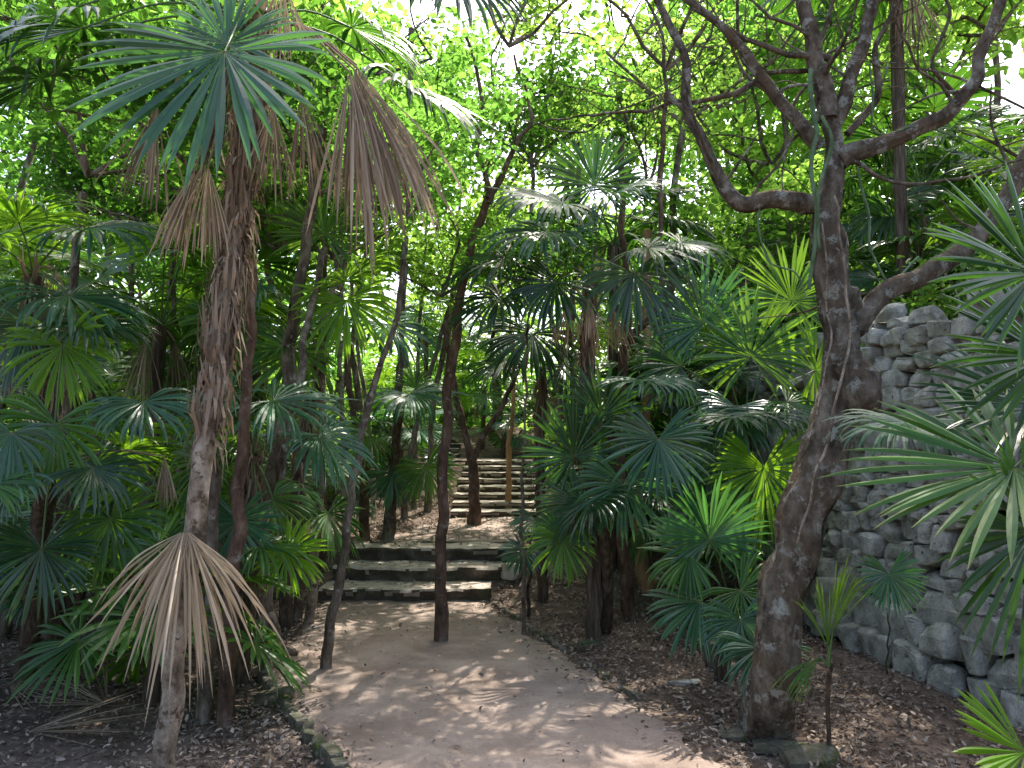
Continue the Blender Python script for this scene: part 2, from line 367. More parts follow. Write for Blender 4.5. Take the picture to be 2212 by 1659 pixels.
for i in range(900):
    x = random.uniform(-5, 3.2); y = random.uniform(2.8, 10)
    if np.interp(y, PLy, PLx)-.1 < x < np.interp(y, PLy, PRx)+.1 or x > wallx(y): continue
    a = random.uniform(0, 6.28); l = random.uniform(.08, .4); p = np.array([x, y, Tz(x, y)+.03]); q = p+np.array([math.cos(a)*l, math.sin(a)*l, random.uniform(-.01, .05)])
    tube(tw, [p, (p+q)/2+rs.normal(0, .02, 3)*[1, 1, .3], q], [.004, .002], 4, 3)
tag(obj('twigs', tw.mesh('twigs', M['bark'], attrs=False)), 'thin dry twigs scattered over the leaf litter', 'twigs', kind='stuff')
# ---------------------------------------------------------------- broadleaf tops
def gen_top(seed, H, W, mat, per=18, lsize=.125, keep=.78):
    r_ = random.Random(seed); q_ = np.random.RandomState(seed); br = MB(); tips = []
    def rec(p, d, l, r, lev):
        pts = [p]; q = p; dd = d
        for i in range(4):
            dd = nrm(dd+np.array([r_.gauss(0, .25), r_.gauss(0, .25), r_.gauss(.05, .14)])); q = q+dd*l/4; pts.append(q)
        tube(br, pts, [r, r*.55], 6 if lev < 2 else 4, 2)
        if lev == 2:
            tips.append(pts[2]); tips.append(pts[4]); return
        for i in range(4):
            s = pts[1+i] if i < 4 else pts[4]
            a = r_.uniform(0, 6.28); side = np.array([math.cos(a), math.sin(a), r_.uniform(-.2, .5)])
            rec(s, nrm(dd*.5+side*.8), l*r_.uniform(.5, .75), r*.5, lev+1)
    for i in range(4):
        a = i*1.57+r_.uniform(-.5, .5); rec(np.zeros(3), nrm([math.cos(a)*W, math.sin(a)*W, H*r_.uniform(.35, 1)]), math.hypot(H, W)*.55, .025, 0)
    tips = np.array(tips); tips = tips[q_.uniform(0, 1, len(tips)) < keep]
    cen = (tips[:, None]+q_.normal(0, .16, (len(tips), per, 3))*[1, 1, .6]).reshape(-1, 3)
    lf = MB(); tn = np.clip(np.repeat(q_.uniform(.0, 1, len(tips)), per)+q_.normal(0, .15, len(cen)), 0, 1)
    leaves(lf, cen, lsize, up=.5, down=.25, rng=q_, aspect=1.0, tint=tn)
    return br.mesh('branches', M['bark'], attrs=False), lf.mesh('crown', M[mat])
TOPS = [gen_top(11, 1.9, 1.9, 'leaf'), gen_top(12, 2.4, 1.6, 'leaf_mid'), gen_top(13, 1.6, 2.1, 'leaf'), gen_top(14, 2.2, 1.8, 'leaf_mid'), gen_top(15, 1.8, 1.7, 'leaf_dark'), gen_top(16, 2.2, 1.8, 'leaf_dark'), gen_top(17, 1.9, 1.9, 'leaf', keep=.34, per=16)]
def add_top(root, loc, i, s, rz):
    b, c = TOPS[i % len(TOPS)]; e = (random.uniform(-.15, .15), random.uniform(-.15, .15), rz)
    for nm, me in (('branches', b), ('crown', c)):
        o = obj(nm, me, root, loc); o.scale = (s, s, s); o.rotation_euler = e
def pix_tree(label, pts, r, mat='bark', top=None, limbs=(), rough=.08, name='broadleaf_tree', seg=10, twigs=0, wob=.03, group=None):
    g = G(pts[0][0], pts[0][1]) if len(pts[0]) == 2 else P(*pts[0]); d0 = g[1]
    W_ = [g]; last = d0
    for q in pts[1:]:
        last = q[2] if len(q) > 2 else last; W_.append(P(q[0], q[1], last))
    base = np.array([g[0], g[1], Tz(g[0], g[1])]); W_[0] = base-np.array([0, 0, .06])
    root = empty(name, base, label, 'tree', group)
    m_ = MB(); rad = list(r)+[r[-1]]
    tube(m_, W_, rad, seg, 8, rough, seed=int(pts[0][0]), wob=wob)
    obj('trunk', m_.mesh('trunk', M[mat], off=base, smooth=True, attrs=False), root)
    for lb in limbs:
        dd = lb[0]; ps = [P(a[0], a[1], a[2] if len(a) > 2 else dd) for a in lb[2]]; m_ = MB()
        c = tube(m_, ps, lb[1], max(6, seg-2), 5, rough, seed=int(lb[2][0][0]), wob=wob*1.2)
        for k in range(twigs):
            t = random.uniform(.25, .95); i0 = int(t*(len(c)-1)); r0 = float(np.interp(t, np.linspace(0, 1, len(lb[1])), lb[1]))*random.uniform(.2, .38)
            q = c[i0]; d = nrm([random.gauss(0, 1), random.gauss(0, .7), random.gauss(.5, .6)]); tp = [q]; L_ = random.uniform(.35, 1.0)
            for s in range(5): d = nrm(d+rs.normal(0, .22, 3)+[0, 0, .06]); q = q+d*L_/5; tp.append(q)
            tube(m_, tp, [r0, r0*.3], 5, 2)
            if random.random() < .6:
                q = tp[2]; d = nrm(rs.normal(0, 1, 3)+[0, 0, .3]); t2 = [q]
                for s in range(4): d = nrm(d+rs.normal(0, .25, 3)); q = q+d*L_/8; t2.append(q)
                tube(m_, t2, [r0*.5, r0*.2], 4, 2)
        obj('limb', m_.mesh('limb', M[mat], off=base, smooth=True, attrs=False), root)
    for tp in (top or []):
        p = P(tp[0], tp[1], tp[2]); add_top(root, p-base, tp[3], tp[4], random.uniform(0, 6))
    return root, base
# big right tree
root, bb = pix_tree('large lichen marked tree on the right with burl and spreading crooked limbs',
    [(1650, 1590), (1672, 1450, 4.25), (1702, 1250, 4.3), (1752, 1050, 4.35), (1797, 900, 4.4), (1812, 780, 4.4), (1797, 620, 4.4), (1787, 470, 4.4), (1800, 330, 4.4), (1790, 220, 4.4)],
    [.16, .125, .115, .12, .13, .112, .09, .088, .10, .065, .05], 'bark_big', seg=22, rough=.07, twigs=5,
    limbs=[(4.4, [.058, .048, .045, .036, .027, .022, .018], [(1760, 440), (1680, 432), (1600, 438), (1545, 365), (1490, 230), (1468, 90), (1400, -60)]),
           (4.4, [.06, .044, .04, .034, .028], [(1815, 345), (1900, 320), (2010, 262), (2075, 215, 4.3), (2125, 110, 4.3), (2185, -40, 4.3)]),
           (4.4, [.062, .048, .04, .036], [(1790, 260), (1765, 150), (1745, 40), (1730, -120)]),
           (4.4, [.05, .038, .03], [(1800, 270), (1850, 150), (1880, 20), (1890, -120)]),
           (4.4, [.044, .034, .026, .018], [(1770, 320), (1700, 240), (1630, 150), (1560, 70), (1440, -40, 4.6)]),
           (4.4, [.024, .016, .011, .007], [(1800, 130), (1700, 120), (1560, 60), (1500, 20)]),
           (4.4, [.016, .013, .010, .006], [(1640, 170), (1580, 205), (1500, 215), (1400, 235, 4.6), (1290, 245, 5.0), (1180, 262, 5.4)]),
           (4.5, [.015, .012, .008], [(1790, 150), (1640, 155), (1590, 90), (1600, -40)]),
           (4.4, [.022, .018, .011], [(1830, 290), (1900, 200), (1890, 90), (1960, -40)]),
           (4.4, [.013, .010, .007], [(1500, 260), (1440, 200), (1430, 80), (1380, -40)]),
           (4.4, [.013, .010, .007], [(2075, 215), (2020, 140), (2050, 40), (2020, -40)]),
           (4.4, [.065, .055, .05, .046, .042, .04], [(1838, 710), (1880, 665), (1960, 610), (2070, 555, 4.4), (2150, 460, 4.4), (2215, 350, 4.4), (2300, 200, 4.4)]),
           (4.3, [.012, .010, .006], [(1845, 350), (1900, 385), (2000, 400), (2230, 340)])],
    top=[(1900, -420, 5.6, 6, .9)])
for (k, s, p) in ((3, (.12, .10, .15), P(1858, 838, 4.3)), (5, (.085, .1, .13), P(1828, 790, 4.35)), (6, (.06, .07, .09), P(1838, 650, 4.4))):
    m_ = MB(); v = ICO*(1+.25*np.array([noise.noise(Vector(p_*1.8)+Vector((k, 0, 0))) for p_ in ICO]))[:, None]*s; m_.add(v+p-bb, ICF); obj('burl', m_.mesh('burl', M['bark_big'], smooth=True, attrs=False), root)
for (x1, y1) in ((1590, 1600), (1725, 1605), (1680, 1635), (1625, 1530)):
    m_ = MB(); g = G(x1, y1); a = bb+np.array([0, 0, .22]); tube(m_, [a, (a+g)/2+[0, 0, -.06], g-[0, 0, .04]], [.09, .055, .025], 8, 5, .08)
    obj('buttress_root', m_.mesh('buttress_root', M['bark_big'], off=bb, smooth=True, attrs=False), root)
def vine(label, pts, r, mat='vine'):
    ps = [P(*p) for p in pts]; m_ = MB(); tube(m_, ps, [r, r*.8], 6, 6, .1, wob=.03)
    tag(obj('hanging_vine', m_.mesh('hanging_vine', M[mat], off=ps[0], smooth=True, attrs=False), None, ps[0]), label, 'vine')
vine('thick green vine hanging down the big tree trunk', [(1752, 150, 4.25), (1758, 260, 4.22), (1756, 380, 4.22), (1762, 500, 4.25), (1750, 620, 4.25)], .015)
vine('second green vine tangled beside the big tree trunk', [(1775, 250, 4.2), (1790, 330, 4.2), (1765, 420, 4.2), (1770, 540, 4.25)], .011)
vine('long looping green vine hanging right of the big tree', [(1852, 360, 4.4), (1870, 470, 4.4), (1895, 560, 4.4), (1925, 610, 4.4), (1985, 560, 4.4)], .009)
vine('thin vine dangling below the left crooked limb', [(1640, 450, 4.4), (1655, 560, 4.4), (1720, 590, 4.35), (1745, 640, 4.3)], .006)
vine('thin brown liana hanging left of the trunk fork', [(1690, 190, 4.4), (1700, 300, 4.4), (1692, 420, 4.4), (1725, 470, 4.4)], .005, 'bark')
vine('green vine arching across right of the fork', [(1880, 130, 4.4), (1885, 240, 4.35), (1900, 290, 4.4), (2010, 280, 4.4), (2200, 360, 4.5)], .007)
vine('pale aerial root running down the big tree trunk', [(1800, 420, 4.28), (1820, 600, 4.28), (1835, 700, 4.27), (1815, 860, 4.22), (1760, 1040, 4.21), (1725, 1180, 4.18)], .009, 'bark_pale')
vine('thin aerial root clinging left side of the big trunk', [(1775, 480, 4.29), (1785, 640, 4.28), (1790, 760, 4.25), (1770, 900, 4.25)], .006, 'bark_pale')
vine('long thin liana drooping across the top centre', [(1130, 260, 6.2), (1250, 290, 6.0), (1330, 240, 5.6), (1460, 190, 5.0), (1560, 110, 4.6)], .007, 'bark')
# other trunks
pix_tree('slim crooked tree standing in the middle of the dirt path', [(950, 1388), (953, 1250), (955, 1100), (962, 960), (970, 830), (992, 700), (1000, 600), (1028, 500), (1058, 420)], [.064, .047, .045, .044, .043, .042, .04, .036, .032], 'bark_red', twigs=3,
    limbs=[(6.4, [.03, .024, .016, .01], [(1055, 430), (1100, 350), (1120, 300), (1150, 250), (1110, 120)]), (6.4, [.026, .02, .012], [(1058, 440), (1050, 380), (1030, 330), (1045, 220), (1010, 80)])], top=[(1100, 100, 6.8, 6, .7)])
pix_tree('thin lichen covered tree leaning right beside the path left edge', [(700, 1450), (712, 1350), (735, 1240), (752, 1120), (775, 980), (800, 850), (850, 700), (870, 560)], [.042, .032, .03, .028, .026, .024, .018], 'bark', top=[(880, 470, 5.8, 3, .5)])
pix_tree('buttressed tree left of the path with spreading root flare', [(560, 1425), (570, 1330), (590, 1150), (606, 1000), (625, 800), (640, 650), (670, 480), (690, 250)], [.13, .07, .058, .056, .054, .05, .045, .04], 'bark', top=[(700, 200, 6.3, 3, .8)],
    limbs=[(5.95, [.07, .05, .02], [(560, 1330), (530, 1400, 5.8), (500, 1430, 5.8)]), (5.9, [.06, .045, .02], [(575, 1330), (600, 1390, 5.85), (640, 1415, 5.85)])])
pix_tree('bare grey trunk in front of the buttressed tree', [(575, 1472), (568, 1380), (560, 1250), (565, 1130), (600, 950, 5.5), (640, 850, 5.6), (665, 700, 5.8), (700, 540, 6)], [.052, .042, .04, .04, .036, .032, .026], 'bark', top=[(690, 420, 6.2, 5, .6)])
pix_tree('slender pale trunk just left of the three steps', [(668, 1352), (680, 1200), (690, 1050), (697, 880), (700, 740), (720, 600)], [.05, .038, .034, .03], 'bark_pale', top=[(720, 560, 7.4, 0, .7)])
pix_tree('slender straight trunk half hidden left of the steps', [(640, 1345), (652, 1200), (640, 1000), (628, 860), (610, 700)], [.05, .038, .034, .03], 'bark', top=[(600, 540, 7.6, 4, .7)])
pix_tree('reddish trunk on the bank behind the steps, leftmost', [(785, 1170), (788, 1050), (785, 960), (760, 880), (745, 700)], [.065, .052, .045, .04], 'bark_red', top=[(745, 560, 10, 4, 1)])
pix_tree('brown trunk on the bank behind the steps, second from left', [(832, 1172), (850, 1030), (858, 900), (866, 760), (872, 560), (885, 300), (888, 60)], [.07, .055, .05, .045, .04, .035], 'bark', top=[(888, 0, 10, 1, 1)])
pix_tree('thin leaning trunk above the leafy bank', [(873, 1120), (880, 1030), (905, 900), (960, 700), (1010, 540)], [.055, .04, .03], 'bark', top=[(1010, 500, 12, 3, 1)])
pix_tree('tall thin tree between stairs and bank with high leafy crown', [(925, 1105), (930, 1000), (940, 850), (1000, 600), (1090, 420), (1150, 330)], [.06, .045, .04, .035], 'bark', top=[(1160, 330, 10.5, 6, 1.0)])
pix_tree('forked reddish tree standing before the long stairs', [(1025, 1138), (1025, 1060), (1020, 1000), (1008, 940), (985, 850), (960, 700)], [.10, .075, .07, .055, .045, .04], 'bark_red',
    limbs=[(11.2, [.055, .04, .03], [(1020, 1000), (1045, 940), (1090, 870), (1130, 780)])], top=[(955, 640, 11.2, 2, .9), (1130, 740, 11.2, 6, .8)])
pix_tree('pale slim stem rising from the stairs right side', [(1095, 1100), (1098, 1030), (1100, 960), (1110, 880), (1105, 700)], [.06, .045, .04, .03], 'bark_orange', top=[(1105, 660, 12.4, 0, .8)])
pix_tree('dark pencil thin sapling at the right path edge', [(1130, 1375), (1131, 1250), (1129, 1100), (1135, 900), (1140, 700)], [.02, .016, .014, .01], 'bark', top=[(1145, 650, 6.7, 5, .35)], name='sapling')
pix_tree('reddish brown tree with a kinked upper stem right of the centre palm', [(1362, 1340), (1348, 1200), (1340, 1080), (1338, 930), (1345, 800), (1352, 740), (1400, 690), (1432, 620), (1425, 480), (1440, 200)], [.07, .056, .055, .055, .052, .052, .042, .036, .03, .022], 'bark_red',
    limbs=[(6.9, [.045, .035, .025], [(1352, 750), (1358, 690), (1350, 600), (1340, 300)])], top=[(1440, 150, 7.2, 6, .9)])
pix_tree('short orange brown peeling trunk under the palms', [(1398, 1272), (1385, 1200), (1380, 1120), (1390, 980), (1400, 800), (1395, 500)], [.08, .07, .06, .05, .045], 'bark_orange', top=[(1395, 420, 9, 3, .8)])
pix_tree('slanting peeled orange stem leaning right near palm bases', [(1402, 1266), (1425, 1230), (1455, 1200), (1500, 1150), (1560, 1050), (1590, 800)], [.06, .05, .045, .035], 'bark_orange', top=[(1600, 620, 9.2, 2, .8)])
pix_tree('slim trunk at the far left edge undergrowth', [(115, 1430), (120, 1250), (140, 1000), (150, 700), (180, 420)], [.05, .04, .035, .03], 'bark', top=[(190, 380, 6, 5, .8)])
pix_tree('short knobbly trunk at lower left, near palm', [(440, 1560), (446, 1430), (452, 1300), (458, 1150), (462, 950), (475, 750), (485, 500)], [.05, .04, .038, .034, .03, .026], 'bark', top=[(430, 380, 5, 5, .6)])
pix_tree('stout brown trunk stump like base at lower left', [(488, 1572), (492, 1450), (500, 1300), (512, 1150), (525, 950), (538, 750), (545, 560)], [.056, .046, .042, .038, .034, .028], 'bark_red', top=[(560, 300, 5, 4, .6)])
for k, (px, py) in enumerate([(610, 1290), (700, 1230), (745, 1190), (420, 1330), (340, 1300), (810, 1110), (895, 1100), (240, 1290), (960, 1080), (1200, 1180), (1250, 1150)]):
    q = random.uniform(-50, 50); q2 = q+random.uniform(-60, 60)
    pix_tree('thin background stem among palms, %s' % ['left of the steps', 'behind the bank palms', 'on the bank edge', 'in the left undergrowth', 'deep in the left shade', 'between the bank trunks', 'by the upper path', 'near the far left palms', 'beside the stairs left side', 'right of the landing', 'right of the stairs behind palms'][k], [(px, py), (px+q*.3, py-180), (px+q, py-400), (px+q2, py-650), (px+q2*1.1, py-850)], [.045, .034, .03, .024], ['bark', 'bark_red', 'bark_pale'][k % 3], top=[(px+q2, py-820, G(px, py)[1], [5, 4, 3][k % 3], .6)])
# ---------------------------------------------------------------- palms
def stalk_mesh(mb, a, b, r):
    mid = (a+b)/2+np.array([0, 0, .12*np.linalg.norm(b-a)]); tube(mb, [a, mid, b], [r, r*.6], 5, 4)
def add_frond(root, base, crown, hub, Rr, ax, nr, mat, **kw):
    m_ = MB(); frond(m_, hub, Rr, ax, nr, **kw)
    o = obj('frond', m_.mesh('frond', M[mat], off=base), root)
    s_ = MB(); stalk_mesh(s_, crown, np.asarray(hub), .008)
    obj('stalk', s_.mesh('stalk', M['stalk' if 'dead' not in mat else 'dead'], off=base, smooth=True), o)
    if 'dead' in mat: o['label'] = 'dead brown hanging frond'
STY = {'f': dict(droop=.4, spread=2.5, n=44), 'F': dict(droop=.22, spread=2.3, n=40, fused=.5, width=.95), 'T': dict(droop=.35, spread=1.7, n=32, fused=.5, cup=.25, sh=.5), 'B': dict(droop=.1, spread=1.3, n=22, fused=.95), 'd': dict(droop=1.5, spread=2.1, n=38), 'x': dict(droop=.9, spread=2.4, n=40), 'k': dict(droop=.8, spread=.3, n=26, jit=.09, cup=.0, fused=.6, width=2.8, lj=.15), 's': dict(droop=.9, spread=1.15, n=34, jit=.16, fused=.3, width=1.1)}
def pix_palm(label, trunk, rad, crown, fronds, mat='fibre', shag=None, rnd=0, rs_=.4, rmat='frond', name='thatch_palm', rstyle='x', fs=1.15, sd=190):
    g = G(*trunk[0]) if len(trunk[0]) == 2 else P(*trunk[0]); base = np.array([g[0], g[1], Tz(g[0], g[1])])
    cr = P(*crown); root = empty(name, base, label, 'palm')
    pts = [base-[0, 0, .05]]; n = len(trunk)
    for i, q in enumerate(trunk[1:]): pts.append(P(q[0], q[1], q[2] if len(q) > 2 else g[1]+(crown[2]-g[1])*(i+1)/n))
    pts.append(cr); m_ = MB(); cc = tube(m_, pts, rad, 14, 8, .1, seed=int(crown[0]), wob=.03)
    obj('trunk', m_.mesh('trunk', M[mat], off=base, smooth=True, attrs=False), root)
    if shag:
        k = int(len(cc)*(1-shag)); seg = cc[k:]; m2 = MB()
        for i in range(int(sd*shag*np.linalg.norm(cc[-1]-cc[0]))):
            t = random.random()**.8*(len(seg)-1); i0 = int(t); p = seg[i0]+(seg[min(i0+1, len(seg)-1)]-seg[i0])*(t-i0)
            a = random.uniform(0, 6.28); o_ = np.array([math.cos(a), math.sin(a), 0]); p = p+o_*np.mean(rad)*.85
            l = .2*random.uniform(.4, 1.5); sg = 1 if random.random() < .4 else -1
            q = p+o_*random.uniform(.01, .08)+np.array([random.uniform(-.03, .03), 0, l*sg]); tg = np.cross(o_, [0, 0, 1])*random.uniform(.003, .012); mid = (p+q)/2+o_*random.uniform(0, .035)
            m2.add([p-tg, p+tg, mid+tg*.9, mid-tg*.9, q+tg*.2, q-tg*.2], [(0, 1, 2, 3), (3, 2, 4, 5)], np.full(6, random.random()*.8))
        if m2.n: obj('leaf_bases', m2.mesh('leaf_bases', M['dead'], off=base), root)
    for fr in fronds:
        px, py, d, rr, ax, nr, st, mt = fr
        add_frond(root, base, cr, P(px, py, d), rr*(fs if 'dead' not in mt else 1), ax, nr, mt, **STY[st])
    for i in range(rnd):
        a = random.uniform(0, 6.28); el = random.uniform(-.3, 1.2); pd = np.array([math.cos(a)*math.cos(el), math.sin(a)*math.cos(el), math.sin(el)])
        hub = cr+pd*random.uniform(.7, 1.1)*rs_*1.1; e2 = el-random.uniform(.4, 1.0)
        ax = np.array([math.cos(a)*math.cos(e2), math.sin(a)*math.cos(e2), math.sin(e2)]); nr = np.array([-math.cos(a)*math.sin(e2), -math.sin(a)*math.sin(e2), math.cos(e2)])+rs.normal(0, .25, 3)
        add_frond(root, base, cr, hub, rs_*random.uniform(.8, 1.1), ax, nr, rmat, **STY[rstyle])
    return root
pix_palm('tall leaning palm in the left foreground with pale bark and shaggy fibrous top', [(345, 1690, 3.7), (385, 1350, 3.7), (428, 1050, 3.72), (470, 800, 3.75), (505, 500, 3.8), (535, 250, 3.8)], [.055, .048, .046, .05, .055, .058, .055, .05], (548, 40, 3.8), [
    (485, 112, 3.35, .70, (-.12, -.15, -1), (-.05, -1, .12), 'T', 'frond_blue'), (490, 95, 3.5, .34, (-.1, .3, 1), (0, -1, .4), 'f', 'frond_blue'),
    (765, 150, 3.6, .82, (.3, 0, -1), (.2, -1, 0), 'k', 'dead'), (775, 150, 3.62, .76, (.46, .1, -1), (.2, -1, 0), 'k', 'dead_tan'), (755, 155, 3.55, .66, (.12, 0, -1), (.2, -1, 0), 'k', 'dead'), (770, 140, 3.65, .7, (.2, .1, -1), (.4, -1, 0), 'k', 'dead'),
    (440, 350, 3.75, .45, (-.15, 0, -1), (.2, -1, 0), 'k', 'dead'), (420, 370, 3.7, .4, (-.3, 0, -1), (.2, -1, 0), 'k', 'dead'), (340, 230, 4.1, .5, (-.2, .1, -1), (.2, -1, 0), 'k', 'dead'), (450, 360, 3.7, .45, (.05, 0, -1), (.2, -1, 0), 'k', 'dead_tan'),
    (610, -40, 3.6, .36, (.1, 0, -1), (.2, -1, 0), 'k', 'dead_tan'), (650, 200, 3.9, .5, (.1, 0, -1), (.2, -1, 0), 'k', 'dead'), (590, 230, 3.7, .4, (.0, 0, -1), (.2, -1, 0), 'k', 'dead'),
    (180, 60, 3.9, .7, (-1, 0, -.35), (-.3, -.5, 1), 'd', 'frond_dark'), (90, 170, 4.1, .6, (-.9, 0, -.6), (-.3, -.5, 1), 'd', 'frond_dark'), (40, 60, 4.0, .6, (-.5, 0, -.6), (-.3, -.7, 1), 'd', 'frond_dark'),
    (880, 190, 4.0, .5, (.9, 0, -.5), (.4, -.3, 1), 'd', 'frond_dark'), (980, -60, 3.6, .45, (.8, 0, -.5), (.2, -.8, .6), 'd', 'frond_dark'),
    (760, 60, 4.2, .5, (.6, .4, -.2), (0, -.4, 1), 'd', 'frond_dark'), (350, -120, 4.2, .5, (-.5, .4, -.2), (0, -.6, 1), 'd', 'frond_dark')], 'bark_pale', shag=.6, fs=1.05, sd=480)
r_ = bpy.data.objects['thatch_palm']; bs = np.array(r_.location)
for (ax, sp, L_, hx) in (((-.7, -.15, -1), .25, .45, 392), ((.6, .1, -1), .25, .5, 412), ((-.2, -.2, -1), .3, .56, 396), ((.2, -.2, -1), .25, .64, 408), ((-.25, .3, -1), .4, .55, 400), ((.3, .3, -1), .3, .6, 404)):
    m_ = MB(); frond(m_, P(hx, 1150, 3.64), L_, ax, (.05, -1, .1), spread=sp, n=15, droop=.9, jit=.24, fused=.35, width=1.5, cup=.1, lj=.3)
    o = obj('frond', m_.mesh('frond', M['dead_tan'], off=bs), r_); o['label'] = 'dry tan skirt of split dead leaves halfway up the trunk'
pix_palm('palm at far left with ribbon like drooping fronds', [(150, 1440), (140, 1150), (110, 850)], [.06, .05, .05, .05], (70, 590, 5.0), [
    (190, 492, 4.9, .5, (1, -.1, -.15), (-.1, -.4, 1), 'd', 'frond_blue'), (40, 480, 4.8, .5, (.3, -.6, .1), (-.1, -.4, 1), 'd', 'frond'), (150, 640, 4.8, .5, (1, -.2, -.5), (.1, -.3, 1), 'd', 'frond_blue'),
    (180, 700, 4.7, .4, (1, -.2, -.3), (.1, -.3, 1), 'd', 'frond_dark'), (-40, 520, 4.8, .5, (-1, -.1, -.3), (.1, -.3, 1), 'd', 'frond'), (120, 580, 4.9, .4, (.1, 0, -1), (.2, -1, 0), 'k', 'dead'), (60, 700, 4.8, .42, (0, -.2, -1), (0, -1, .3), 'x', 'frond_dark')], shag=.5)
pix_palm('bushy palm lower left with glowing and pale fans', [(60, 1480), (80, 1200)], [.06, .05, .05], (110, 1020, 4.5), [
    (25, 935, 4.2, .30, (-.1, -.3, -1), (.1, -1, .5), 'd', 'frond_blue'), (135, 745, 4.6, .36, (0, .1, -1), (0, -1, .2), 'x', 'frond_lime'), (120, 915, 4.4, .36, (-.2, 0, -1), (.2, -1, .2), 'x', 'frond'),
    (310, 868, 4.5, .33, (.3, -.3, -.3), (0, -.4, 1), 'd', 'frond_blue'), (30, 1030, 4.2, .33, (-.4, -.3, -.5), (0, -.6, 1), 'd', 'frond_blue'), (355, 985, 4.6, .28, (.1, 0, -1), (.2, -1, 0), 'k', 'dead'),
    (200, 1010, 4.4, .33, (.8, -.2, -.5), (0, -.5, 1), 'd', 'frond_dark'), (90, 1185, 4.3, .34, (0, -.1, -1), (0, -1, .1), 'f', 'frond_dark'), (240, 1120, 4.5, .33, (.5, 0, -.8), (0, -1, .4), 'x', 'frond')], rnd=4, rmat='frond', rs_=.35)
pix_palm('mid height palm behind the foreground trunk, fronds arching right', [(520, 1480), (540, 1250)], [.05, .045, .045], (545, 980, 5.1), [
    (590, 865, 4.9, .48, (1, -.1, -.25), (0, -.4, 1), 'd', 'frond_blue'), (500, 850, 5, .42, (-.6, -.2, -.4), (0, -.5, 1), 'd', 'frond_blue'), (690, 940, 5.1, .40, (.9, 0, -.8), (.3, -.5, 1), 'd', 'frond_blue'),
    (512, 1125, 4.9, .30, (0, -.1, -1), (.1, -1, .3), 'f', 'frond_blue'), (620, 1195, 5.0, .26, (.7, -.1, -.7), (0, -1, .3), 'x', 'frond_lime'), (440, 1000, 5, .36, (-.7, 0, -.7), (0, -.7, .7), 'd', 'frond'), (560, 1180, 4.9, .33, (.8, 0, -.1), (0, -.2, 1), 'd', 'frond')], shag=.4)
pix_palm('palm with a bright backlit frond left of centre', [(612, 1360), (640, 1050)], [.06, .05, .05, .045], (690, 780, 6.4), [
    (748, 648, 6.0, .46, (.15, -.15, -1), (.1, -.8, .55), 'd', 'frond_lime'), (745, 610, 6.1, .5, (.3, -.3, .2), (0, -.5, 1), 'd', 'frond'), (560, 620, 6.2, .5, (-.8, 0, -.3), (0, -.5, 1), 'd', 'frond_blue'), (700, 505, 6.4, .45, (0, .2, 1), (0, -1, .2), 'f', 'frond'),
    (840, 700, 6.3, .45, (.9, 0, -.5), (0, -.5, 1), 'd', 'frond_blue'), (640, 760, 6.2, .42, (-.5, -.2, -.8), (0, -1, .5), 'x', 'frond')], shag=.5, rnd=3)
pix_palm('slim palm behind the steps with pale silvery frond', [(842, 1168), (850, 1030)], [.06, .05, .05], (862, 900, 9.3), [
    (885, 850, 8.8, .62, (.25, -.5, -.25), (.1, -.55, .8), 'd', 'frond_blue'), (850, 1020, 9.5, .42, (0, -.3, -1), (0, -1, .4), 'f', 'frond_blue'), (920, 1010, 9.4, .42, (.4, -.3, -.8), (0, -1, .4), 'x', 'frond'), (800, 940, 9.5, .42, (-.8, -.3, -.5), (0, -1, .4), 'd', 'frond')], rnd=2)
pix_palm('tall shaggy palm right of centre with drooping dark crown', [(1285, 1382), (1282, 1200), (1275, 1000), (1270, 850), (1272, 700)], [.075, .06, .058, .06, .065, .06, .05], (1278, 600, 6.5), [
    (1215, 440, 6.3, .56, (-1, -.2, .05), (.1, -.5, 1), 'd', 'frond_dark'), (1180, 500, 6.2, .5, (-.9, -.3, -.3), (0, -.5, 1), 'd', 'frond_blue'), (1090, 555, 6.3, .46, (-1, 0, -.4), (0, -.5, 1), 'd', 'frond_dark'), (1080, 640, 6.3, .42, (-1, 0, -.5), (0, -.6, 1), 'd', 'frond_dark'),
    (1310, 430, 6.3, .42, (.5, -.3, .1), (0, -.5, 1), 'd', 'frond_blue'), (1400, 535, 6.3, .44, (1, -.1, -.2), (0, -.5, 1), 'd', 'frond_dark'), (1470, 525, 6.4, .38, (1, 0, -.2), (0, -.5, 1), 'd', 'frond_dark'), (1370, 590, 6.1, .45, (.2, -.3, -1), (0, -1, .4), 'd', 'frond_dark'),
    (1285, 400, 6.7, .42, (-.1, .1, 1), (0, -1, .2), 'f', 'frond_dark'), (1230, 650, 6.3, .4, (-.2, 0, -1), (.2, -1, 0), 'k', 'dead'), (1320, 660, 6.4, .45, (.2, 0, -1), (.2, -1, 0), 'k', 'dead'), (1270, 640, 6.1, .35, (.1, -.2, -1), (0, -1, 0), 'k', 'dead'), (1200, 610, 6.2, .4, (-.6, -.3, -.8), (0, -.8, .6), 'd', 'frond_dark')], shag=.75, fs=1.3)
pix_palm('slender palm right of the stairs with drooping fronds', [(1172, 1300), (1170, 1150), (1166, 980)], [.055, .045, .045, .04], (1170, 800, 7.7), [
    (1150, 720, 7.4, .52, (-.1, -.4, -.6), (0, -.8, .7), 'd', 'frond_dark'), (1090, 780, 7.5, .4, (-.9, 0, -.5), (0, -.5, 1), 'd', 'frond_dark'), (1220, 790, 7.5, .46, (.7, 0, -.6), (0, -.6, 1), 'd', 'frond_dark'), (1190, 850, 7.5, .4, (.1, 0, -1), (.2, -1, 0), 'k', 'dead')], shag=.5, rnd=1, rs_=.5, fs=1.2)
